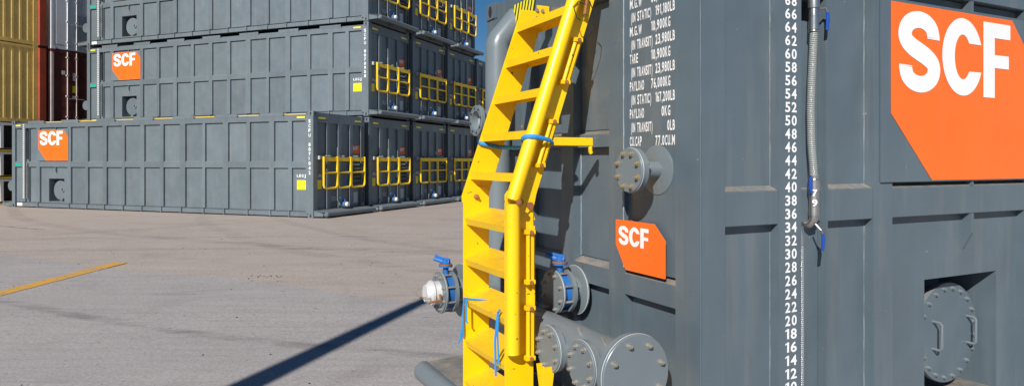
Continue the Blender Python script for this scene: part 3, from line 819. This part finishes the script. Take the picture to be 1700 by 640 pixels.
# warning stripes on the header, triangle sticker, small cable
q = MB(); q.cur = 0
for k in range(7):
    y0 = 2.0-.048*k; z0 = 2.68
    q.add([(.0015,y0,z0),(.0015,y0-.026,z0),(.0015,y0-.076,z0+.14),(.0015,y0-.05,z0+.14)], [(0,1,2,3)])
q.build('hazard_stripe', M['sticker'], near, smooth=False)
q = MB()
for k in range(7):
    y0 = 2.0-.048*k-.026; z0 = 2.68
    q.add([(.0015,y0,z0),(.0015,y0-.022,z0),(.0015,y0-.072,z0+.14),(.0015,y0-.05,z0+.14)], [(0,1,2,3)])
q.build('hazard_stripe', M['dark'], near, smooth=False)
q = MB().add([(D-.012,1.93,1.93),(D-.012,1.78,1.93),(D-.012,1.855,2.09)], [(0,1,2)]).build('warning_sticker', M['sticker'], near, smooth=False)
MB().add([(D-.016,1.865,1.95),(D-.016,1.84,1.95),(D-.016,1.85,2.03),(D-.016,1.875,2.04)], [(0,1,2,3)]).build('warning_mark', M['dark'], q, smooth=False)
MB().tube([(-.02,1.80,2.66),(-.05,1.83,2.58),(-.05,1.92,2.48),(-.03,1.98,2.36),(-.02,1.98,2.2)], .006, 6).build('cable', M['white'], near)
# sight hose with fittings in the gauge channel
hx, hy = .752, -.012
hose = MB().tube([(hx-.002,hy,2.365),(hx-.006,hy+.002,2.25),(hx-.012,hy+.006,2.1),(hx-.016,hy+.008,1.95),(hx-.014,hy+.006,1.78),(hx-.007,hy,1.66),(hx-.002,hy,1.58)], .0205, 20).build('sight_hose', M['hose'], near)
fit = MB().rings([((hx-.004,hy,2.36),.026),((hx-.004,hy,2.385),.026),((hx-.004,hy,2.385),.025),((hx-.004,hy,2.43),.025),((hx-.004,hy,2.43),.026),((hx-.004,hy,2.47),.024),((hx-.004,hy,2.47),.030),((hx-.004,hy,2.55),.030),((hx-.004,hy,2.55),.025),((hx-.004,hy,2.65),.025)], 20).build('hose_fitting', M['steel'], near)
MB().torus((hx-.004,hy,2.352), (0,0,1), .023, .005, 24, 6).build('hose_clamp', M['steel'], near)
MB().tube([(hx+.02,hy-.01,2.47),(hx+.055,hy-.02,2.475),(hx+.068,hy-.025,2.45)], .006, 6).build('valve_stem', M['steel'], fit)
MB().tube([(hx+.068,hy-.025,2.452),(hx+.070,hy-.026,2.41),(hx+.066,hy-.024,2.36)], [.008,.010,.008], 8).build('valve_lever', M['bluegrip'], fit)
fit = MB().rings([((hx-.002,hy,1.61),.026),((hx-.002,hy,1.575),.026),((hx-.002,hy,1.575),.030),((hx-.002,hy,1.53),.030),((hx-.002,hy,1.53),.025),((hx-.002,hy,1.50),.025),((hx-.002,hy,1.50),.024),((hx-.002,hy,1.44),.024),((hx-.002,hy,1.44),.026),((hx-.002,hy,1.40),.026)], 20).build('hose_fitting', M['steel'], near)
MB().torus((hx-.002,hy,1.588), (0,0,1), .023, .005, 24, 6).build('hose_clamp', M['steel'], near)
MB().tube([(hx-.002,hy,1.405),(hx-.003,hy+.002,1.378),(hx-.008,hy+.022,1.355),(hx-.012,hy+.07,1.35)], [.022,.022,.020,.020], 16).build('elbow', M['steel'], fit)
for ch, z in (('7', 1.503), ('9', 1.452)):
    t = MB(); text_mesh(t, ch, place((hx-.002-.0235-.0085, hy-.0235+.0085, z), (.707,-.707,0)), .034, width=.025); t.build('paint_mark', M['white'], fit, smooth=False)
MB().tube([(hx-.040,hy-.01,1.60),(hx-.043,hy-.012,1.55),(hx-.036,hy-.012,1.52)], [.008,.010,.008], 8).build('valve_lever', M['bluegrip'], fit)
MB().tube([(hx-.015,hy-.02,1.36),(hx-.01,hy-.05,1.33),(hx+.0,hy-.052,1.31)], .006, 6).build('valve_stem', M['steel'], fit)
MB().tube([(hx+.0,hy-.052,1.315),(hx+.004,hy-.052,1.28),(hx-.0,hy-.05,1.225)], [.007,.009,.007], 8).build('valve_lever', M['bluegrip'], fit)
lx = .693
MB().tube([(lx,.03,1.345),(lx,.022,1.30),(lx,.018,1.25)], [.019,.021,.017], 14).build('tube_fitting', M['steel'], near)
MB().tube([(lx,.018,1.26),(lx+.002,.018,.8),(lx,.018,.25)], .013, 14).build('sight_tube', M['hose'], near)
box('hose_cover', GM, near, .675, .858, .008, .28, 2.54, TB-.002)
# dark wedge at the very top of the text plate (lamp bracket)
# ------------------------------------------------------------------ the yellow ladder
tl0, tl1 = .826, 1.427
lad = empty('ladder', NC, nrz, 'yellow steel step ladder with a bent upper half strapped upright to the near container end', 'ladder')
Y = M['yellow']; SL = .344
def wz(w_, z): return (-w_, z)
def lower(yy, th): return MB().prism([(.445,.14),(.618,.14),(.618,1.50),(.600,1.525),(.47,1.525),(.445,1.50)], lambda p, y: (-p[0], y, p[1]), yy, yy+th)
def ow(z): return .622-SL*(z-1.46)
def iw(z): return .447-SL*(z-1.46)
def upper(yy, th, zt): return MB().prism([(.560,1.385),(.622,1.43),(.622,1.47),(ow(zt),zt),(iw(zt),zt),(iw(1.50),1.50),(.447,1.44),(.50,1.385)], lambda p, y: (-p[0], y, p[1]), yy, yy+th)
for yy, th in ((tl0, .012), (tl1, -.012)):
    s_ = lower(yy, th).build('lower_stringer', Y, lad, bevel=.002)
    s2 = upper(yy+(-.0125 if th > 0 else .0005)+ (0 if th > 0 else 0), .012, 2.70 if th > 0 else 2.66).build('upper_stringer', Y, lad, bevel=.002)
    yb = yy-.0125 if th > 0 else yy-.013
    MB().rings([((-.535,yb,1.462),.016),((-.535,yb-.012,1.462),.016),((-.535,yb-.016,1.462),.009),((-.535,yb-.03,1.462),.008)], 10).build('hinge_bolt', M['rust'], s2)
    if th > 0: MB().rings([((-.475,yb,1.44),.02),((-.475,yb-.01,1.44),.02)], 12).build('hinge_bolt', M['rust'], s2)
# edge flanges on lower stringers
ct, st_ = math.cos(R(19)), math.sin(R(19))
for k in range(5):
    z = .33+.25*k
    tl = lambda p, y: (-(.613-p[0]*ct+p[1]*st_), y, z+p[0]*st_+p[1]*ct)      # tread leans outward with the folded lower half
    t = MB()
    for q in ([(0,0),(.185,0),(.185,-.006),(0,-.006)], [(0,-.0065),(.006,-.0065),(.006,-.040),(0,-.040)], [(.179,-.0065),(.185,-.0065),(.185,-.032),(.179,-.032)]):
        t.prism(q, tl, tl0+.0125, tl1-.0125)
    t.build('tread', Y, lad, smooth=False)
for k in range(5):
    z = 1.612+.235*k
    a, c_ = ow(z)-.006, iw(z)+.006
    t = MB(); t.box(-a, -c_, tl0+.0005, tl1-.0005, z-.006, z); t.box(-a-.003, -a+.005, tl0+.0005, tl1-.0005, z-.042, z+.004)
    t.box(-c_-.006, -c_, tl0+.0005, tl1-.0005, z-.03, z-.006)
    t.build('tread', Y, lad, smooth=False)
# folded handrail tubes outside the near stringer
py_ = tl0-.055
hr = MB().tube([(-.600,py_,.66),(-.600,py_,1.0),(-.600,py_,1.455)], .039, 24).build('handrail', Y, lad)
MB().torus((-.600,py_,.662), (0,0,1), .034, .006, 24, 6).build('tube_mouth', Y, hr)
hr = MB().tube([(-.600,py_,1.475),(-(ow(2.0)-.018),py_,2.0),(-(ow(2.78)-.018),py_,2.78)], .039, 24).build('handrail', Y, lad)
MB().rings([((-.585,py_-.04,1.465),.017),((-.585,py_-.052,1.465),.017),((-.585,py_-.056,1.465),.01)], 10).build('hinge_bolt', M['rust'], hr)
for z in (.78, 1.40, 1.56, 2.1, 2.6):
    xx = .600 if z < 1.46 else ow(z)-.018
    box('rail_bracket', Y, lad, -xx-.02, -xx+.02, py_+.03, tl0-.013 if z > 1.45 else tl0-.001, z-.02, z+.02)
# slotted hold-down bars bolted to the near stringer
def holddown(w0, z0, w1, z1, wd=.03):
    yb = tl0-.0135
    for ww, zz, s_ in ((w0, z0, -1), (w1, z1, 1)):
        b_ = MB().box(-ww-.028, -ww+.028, yb-.045, yb, zz-.012, zz+.012).build('bar_bracket', Y, lad, bevel=.002)
        MB().rings([((-ww,yb-.045,zz),.011),((-ww,yb-.053,zz),.011)], 8).build('bar_bolt', M['rust'], b_)
    MB().tube([(-w0-.010,yb-.028,z0),(-w1-.010,yb-.028,z1)], .011, 12).build('hold_down_bar', Y, lad)
    p = Vector((-w0+.016, yb-.02, z0)); q = Vector((-w1+.016, yb-.02, z1))
    MB().prism([(-.007,-.012),(.007,-.012),(.007,.012),(-.007,.012)], lambda c, t: tuple(p.lerp(q, t)+Vector((c[0], c[1], 0))), 0, 1).build('hold_down_bar', Y, lad, smooth=False)
holddown(.490, 1.30, .490, 1.03); holddown(.490, .89, .490, .62)
holddown(ow(2.36)-.125, 2.36, ow(2.12)-.125, 2.12); holddown(ow(1.90)-.125, 1.90, ow(1.66)-.125, 1.66)
MB().box(-.462, -.447, tl0-.02, tl0-.0015, .60, 1.33).build('edge_bar', Y, lad, smooth=False)
# standoff arm that keeps the ladder off the container
arm = MB().box(-(iw(1.80)+.02), -.075, tl0-.03, tl0-.005, 1.768, 1.815).build('standoff_arm', Y, lad, bevel=.003)
MB().tube([(-.088,tl0-.018,1.768),(-.086,tl0-.018,1.735),(-.080,tl0-.018,1.728)], .012, 10).build('arm_foot', Y, arm)
# top fixing plates
tp = MB().box(-(iw(2.60)+.04), -.006, tl1-.001, tl1+.009, 2.585, 2.70).build('fixing_plate', Y, lad, smooth=False)
for zz in (2.615, 2.665):
    for xx in (-.06, -.10): MB().rings([((xx,tl1-.002,zz),.012),((xx,tl1-.012,zz),.012)], 6).build('bolt', M['galv'], tp)
tp = MB().box(-(ow(2.66)), -.004, tl0-.012, tl0+.06, 2.668, 2.70).build('fixing_plate', Y, lad, smooth=False)
# tether wire with ring near the top
q = MB().tube([(-.17,tl0-.11,2.60),(-.12,tl0-.10,2.52),(-.10,tl0-.07,2.44),(-.13,tl0-.05,2.38),(-.17,tl0-.05,2.37)], .0028, 5); q.build('tether_wire', M['dark'], lad)
q = MB().tube([(-.20,tl0-.095,2.46),(-.23,tl0-.102,2.47),(-.25,tl0-.10,2.53),(-.22,tl0-.10,2.56),(-.17,tl0-.10,2.55)], .0028, 5); q.build('tether_wire', M['dark'], lad)
q = MB().tube([(-.12,tl0-.04,2.62),(-.14,tl0-.04,2.50)], .010, 8); q.build('drop_pin', M['rust'], lad)
# feet: splayed yellow legs under the manifold
for (w0, w1, y0) in ((.46, .40, .70), (.46, .52, .62)):
    MB().prism([(-.03,0),(.03,0),(.03,1),(-.03,1)], lambda p, t: (-(w0+(w1-w0)*(1-p[1]))+p[0], y0+t, .15+.46*p[1]), 0, .012).build('foot_brace', Y, lad, smooth=False)

# ------------------------------------------------------------------ blue ties on the ladder
def strap(name, pts, wd, th, label, cat):
    P = [Vector(p) for p in pts]; m = MB()
    for i, p in enumerate(P): m.v += [tuple(p+Vector((0,0,wd/2))), tuple(p-Vector((0,0,wd/2)))]
    for i in range(len(P)-1): m.f.append((2*i, 2*i+1, 2*i+3, 2*i+2)); m.mi.append(0)
    o = m.build(name, M['strap'], None, ang=80); o.location = NC; o.rotation_euler = (0,0,nrz)
    md = o.modifiers.new('thickness', 'SOLIDIFY'); md.thickness = th; md.offset = 0
    return tag(o, label, cat)
zs = 1.80; xo = -(ow(zs)-.018)-.043; xi = -(iw(zs))+.006
strap('strap', [(xi,tl0-.018,zs-.025),(xi-.03,tl0-.050,zs-.018),(xi-.06,tl0-.074,zs-.004),(xo+.055,py_-.044,zs+.012),(xo+.02,py_-.038,zs+.014),(xo-.004,py_-.006,zs+.012),(xo+.004,py_+.045,zs),(xo+.05,tl0+.02,zs-.008),(xo+.13,tl0+.03,zs-.02),(xo+.15,1.1,zs-.04),(xo+.15,tl1-.03,zs-.03),(-ow(zs)+.06,tl1-.018,zs-.018),(-ow(zs)-.004,tl1-.016,zs-.004),(-ow(zs)-.006,tl1+.006,zs-.004),(-ow(zs)+.03,tl1+.018,zs-.008),(xi,tl1+.016,zs-.02)], .024, .003, 'blue webbing strap cinched round the ladder just below its standoff arm', 'strap')
def twine(name, paths, label):
    m = MB()
    for p, r in paths: m.tube(p, r, 6)
    o = m.build(name, M['strap']); o.location = NC; o.rotation_euler = (0,0,nrz); return tag(o, label, 'cord', 'blue cords tied on the ladder treads')
def jit(pts, a=.004):
    return [(x+random.uniform(-a, a), y+random.uniform(-a, a), z+random.uniform(-a, a)) for x, y, z in pts]
xe = -.622
twine('cord', [(jit([(-.47,1.14,.85),(xe+.03,1.30,.853),(xe-.002,1.40,.845),(xe-.004,1.405,.75),(xe-.004,1.40,.64),(xe-.004,1.40,.60)]), .006),
               (jit([(xe-.004,1.40,.70),(xe-.012,1.41,.64),(xe-.016,1.42,.59),(xe-.022,1.43,.56)]), .006), (jit([(xe-.004,1.35,.85),(xe-.006,1.34,.72),(xe-.006,1.33,.70)]), .006)],
      'blue cord draped over a tread at the left stringer, loose end hanging')
twine('cord', [(jit([(xe+.02,.93,.86),(xe-.004,.90,.85),(xe-.006,.90,.72),(xe-.006,.895,.58)]), .006), (jit([(xe-.004,.90,.86),(xe-.010,.925,.70),(xe-.010,.915,.56),(xe-.012,.915,.50)]), .006)],
      'blue cord hanging beside the handrail tube end, between two treads')

# ------------------------------------------------------------------ shipping containers at the left
def freight(root, Lc, Hc, mat, post, doors=False, pitch=.278, side_depth=.045):
    """local x along the length (0 = the far right end), outward of the long visible face = -y; width 2.44 along +y"""
    Wc = 2.44
    t = MB(); t.box(.06, Lc-.06, .05, Wc-.05, .14, Hc-.06); t.build('body', mat, root, smooth=False)
    x = .16; prof = []
    while x < Lc-.2:
        prof += [(x, .012), (x+.072, .012), (x+.072+.068, .012+side_depth), (x+.072+.068+.070, .012+side_depth)]; x += pitch
    prof.append((x, .012))
    m = MB()
    for (px, d) in prof: m.v += [(px, d, .16), (px, d, Hc-.10)]
    for i in range(len(prof)-1): m.f.append((2*i, 2*i+2, 2*i+3, 2*i+1)); m.mi.append(0)
    if not doors: m.build('corrugated_side', mat, root, smooth=False)
    for y0, y1 in ((0, .08), (Wc-.08, Wc)):
        box('top_rail', mat, root, .17, Lc-.17, y0, y1, Hc-.10, Hc-.01); box('bottom_rail', mat, root, .17, Lc-.17, y0, y1, .03, .16)
    for x0 in (0, Lc-.16):
        for y0 in (-.004, Wc-.156): box('corner_post', post, root, x0, x0+.16, y0, y0+.16, .118, Hc-.118)
        for y0 in (-.006, Wc-.156):
            for z0 in (0, Hc-.118): box('corner_casting', post, root, x0-.006, x0+.172, y0, y0+.162, z0, z0+.118)
    return root
# yellow pair: long side runs away along the block's end direction
face_n = dx; along = dy
yz = R(90)-R(EX)          # direction of +e from +x
yc = Vector((-17.80, 25.2, 0))
def fr_root(loc, lab, cat, grp, name): return empty(name, loc - along*12.19, yz, lab, cat, grp)
# local x = -e (towards the camera), local y = -n... (x cross up) keeps the face at y=0 looking along +n
Hc = 2.896
for k, lab in ((1, 'yellow corrugated container in the lower row at the left edge, above white racks'), (2, 'yellow corrugated container stacked on top of another at the left edge')):
    r = fr_root(yc+Vector((0,0,.06+Hc*k)), lab, 'shipping container', 'yellow shipping containers at the left edge', 'shipping_container')
    freight(r, 12.19, Hc, M['cyel'], M['cyel'])
    q = MB(); q.prism([(12.20,.12),(12.20,-.03),(12.23,-.06),(12.47,-.30+.24),(12.50,.02),(12.50,.12)], lambda p, z: (p[0], p[1], z), .05, Hc-.05); q.build('end_frame', M['cred'], r, smooth=False, label='orange-red corner frame at the right end')
# white racks under them
for k, (z0, z1) in enumerate(((0,.92),(.93,1.90),(1.91,2.94))):
    r = fr_root(yc+Vector((0,0,z0)), ['white open rack on the ground at the left edge, lowest of three', 'white open rack at the left edge, middle one of three', 'white open rack at the left edge, topmost of three under the yellow containers'][k], 'rack', 'white racks at the left edge', 'equipment_rack')
    h = z1-z0
    for x0 in [i*1.21 for i in range(11)]:
        box('rack_post', M['cwhite'], r, x0, x0+.11, 0, .11, .121, h-.091)
        box('rack_post', M['cwhite'], r, x0, x0+.11, 2.3, 2.41, .121, h-.091)
    box('deck', M['hazard'], r, 0, 12.21, -.003, 2.42, 0, .12); box('top_frame', M['cwhite'], r, 0, 12.21, 0, 2.41, h-.09, h-.001)
    box('load', M['rubber'], r, .14, 12.0, .3, 2.2, .121, h-.11)
# brown and white containers showing their door ends
bc = Vector((-17.60, 25.60, 0)) + dx*.05
def door_container(k, mat, lab, rodm, white):
    r = empty('shipping_container', bc+Vector((0,0,.06+Hc*k)), yz, lab, 'shipping container', 'containers showing their door ends at left')
    # local x = e (across the doors), local y = -n (into the container)
    Wc, Lc = 2.438, 6.06
    box('body', mat, r, .05, Wc-.05, .06, Lc, .13, Hc-.05)
    for x0 in (0, Wc-.10): box('corner_post', M['cwhite'] if white else rodm, r, x0, x0+.10, 0, .14, .119, Hc-.119)
    for x0 in (-.005, Wc-.17):
        for z0 in (0, Hc-.118): box('corner_casting', mat, r, x0, x0+.175, -.006, .17, z0, z0+.118)
    box('door_header', mat, r, .101, Wc-.101, .004, .1, Hc-.14, Hc-.01); box('door_sill', mat, r, .101, Wc-.101, .004, .1, .02, .15)
    for x0, x1 in ((.11, 1.212), (1.226, 2.328)):
        d = box('door', mat, r, x0, x1, .03, .058, .16, Hc-.15)
        for i in range(5):
            z0 = .22+i*.50; box('door_swage', mat, d, x0+.06, x1-.06, .020, .031, z0, z0+.36)
        for xx in (x0+.52 if x0 < 1 else x0+.30, x1-.22 if x0 < 1 else x1-.42):
            q = MB().cyl((xx,-.01,.06),(xx,-.01,Hc-.06), .021, n=10)
            q.build('locking_rod', rodm, d)
            for zz in (.3, 1.1, 1.9, 2.6): box('rod_guide', rodm if not white else M['cwhite'], d, xx-.05, xx+.05, -.03, .029, zz, zz+.05)
            MB().box(xx-.005, xx+.30, -.028, -.016, 1.02, 1.05).build('door_lever', rodm, d, smooth=False)
    if not white:
        for (x0, x1, z0, z1, mm) in ((.86,1.04,1.75,2.05,'cwhite'),(.84,1.06,1.28,1.55,'sticker'),(.42,.55,1.95,2.1,'cwhite'),(.84,1.05,1.05,1.16,'cwhite')):
            box('placard', M[mm], r, x0, x1, .0145, .0185, z0, z1)
    else:
        box('machinery_panel', M['weld'], r, .95, 2.1, .000, .019, .25, 1.45); box('machinery_panel', M['cwhite'], r, .20, .85, .000, .018, .2, 2.3)
    return r
door_container(0, M['cbrown'], 'brown door-end container at ground level, hidden behind the front tank container', M['rod'], False)
door_container(1, M['cbrown'], 'brown container door end with pale locking rods, between yellow stack and tank stack', M['rod'], False)
door_container(2, M['cwhite'], 'dirty white container end above the brown one, in shade', M['cwhite'], True)

# ------------------------------------------------------------------ unseen light pole behind the camera, added to cast the shadow crossing the yard
pd = Vector((.309, .951)); pb_ = Vector((-1.50, 6.47)) - pd*7.8
lp = empty('light_pole', (pb_.x, pb_.y, -.14), 0, 'tall grey yard light pole unseen behind the camera, casting the long shadow', 'light pole')
MB().rings([((0,0,0),.15),((0,0,1.5),.145),((0,0,4.2),.135),((0,0,7.6),.065)], 24).build('pole', PM, lp)
box('base_plate', PM, lp, -.25, .25, -.25, .25, .0, .025)
MB().tube([(0,0,7.5),(0,0,7.7),(.0,-.5,7.75)], .04, 10).build('lamp_arm', PM, lp)
MB().box(-.2, .2, -.9, -.4, 7.66, 7.78).build('lamp_head', M['dark'], lp, smooth=False)
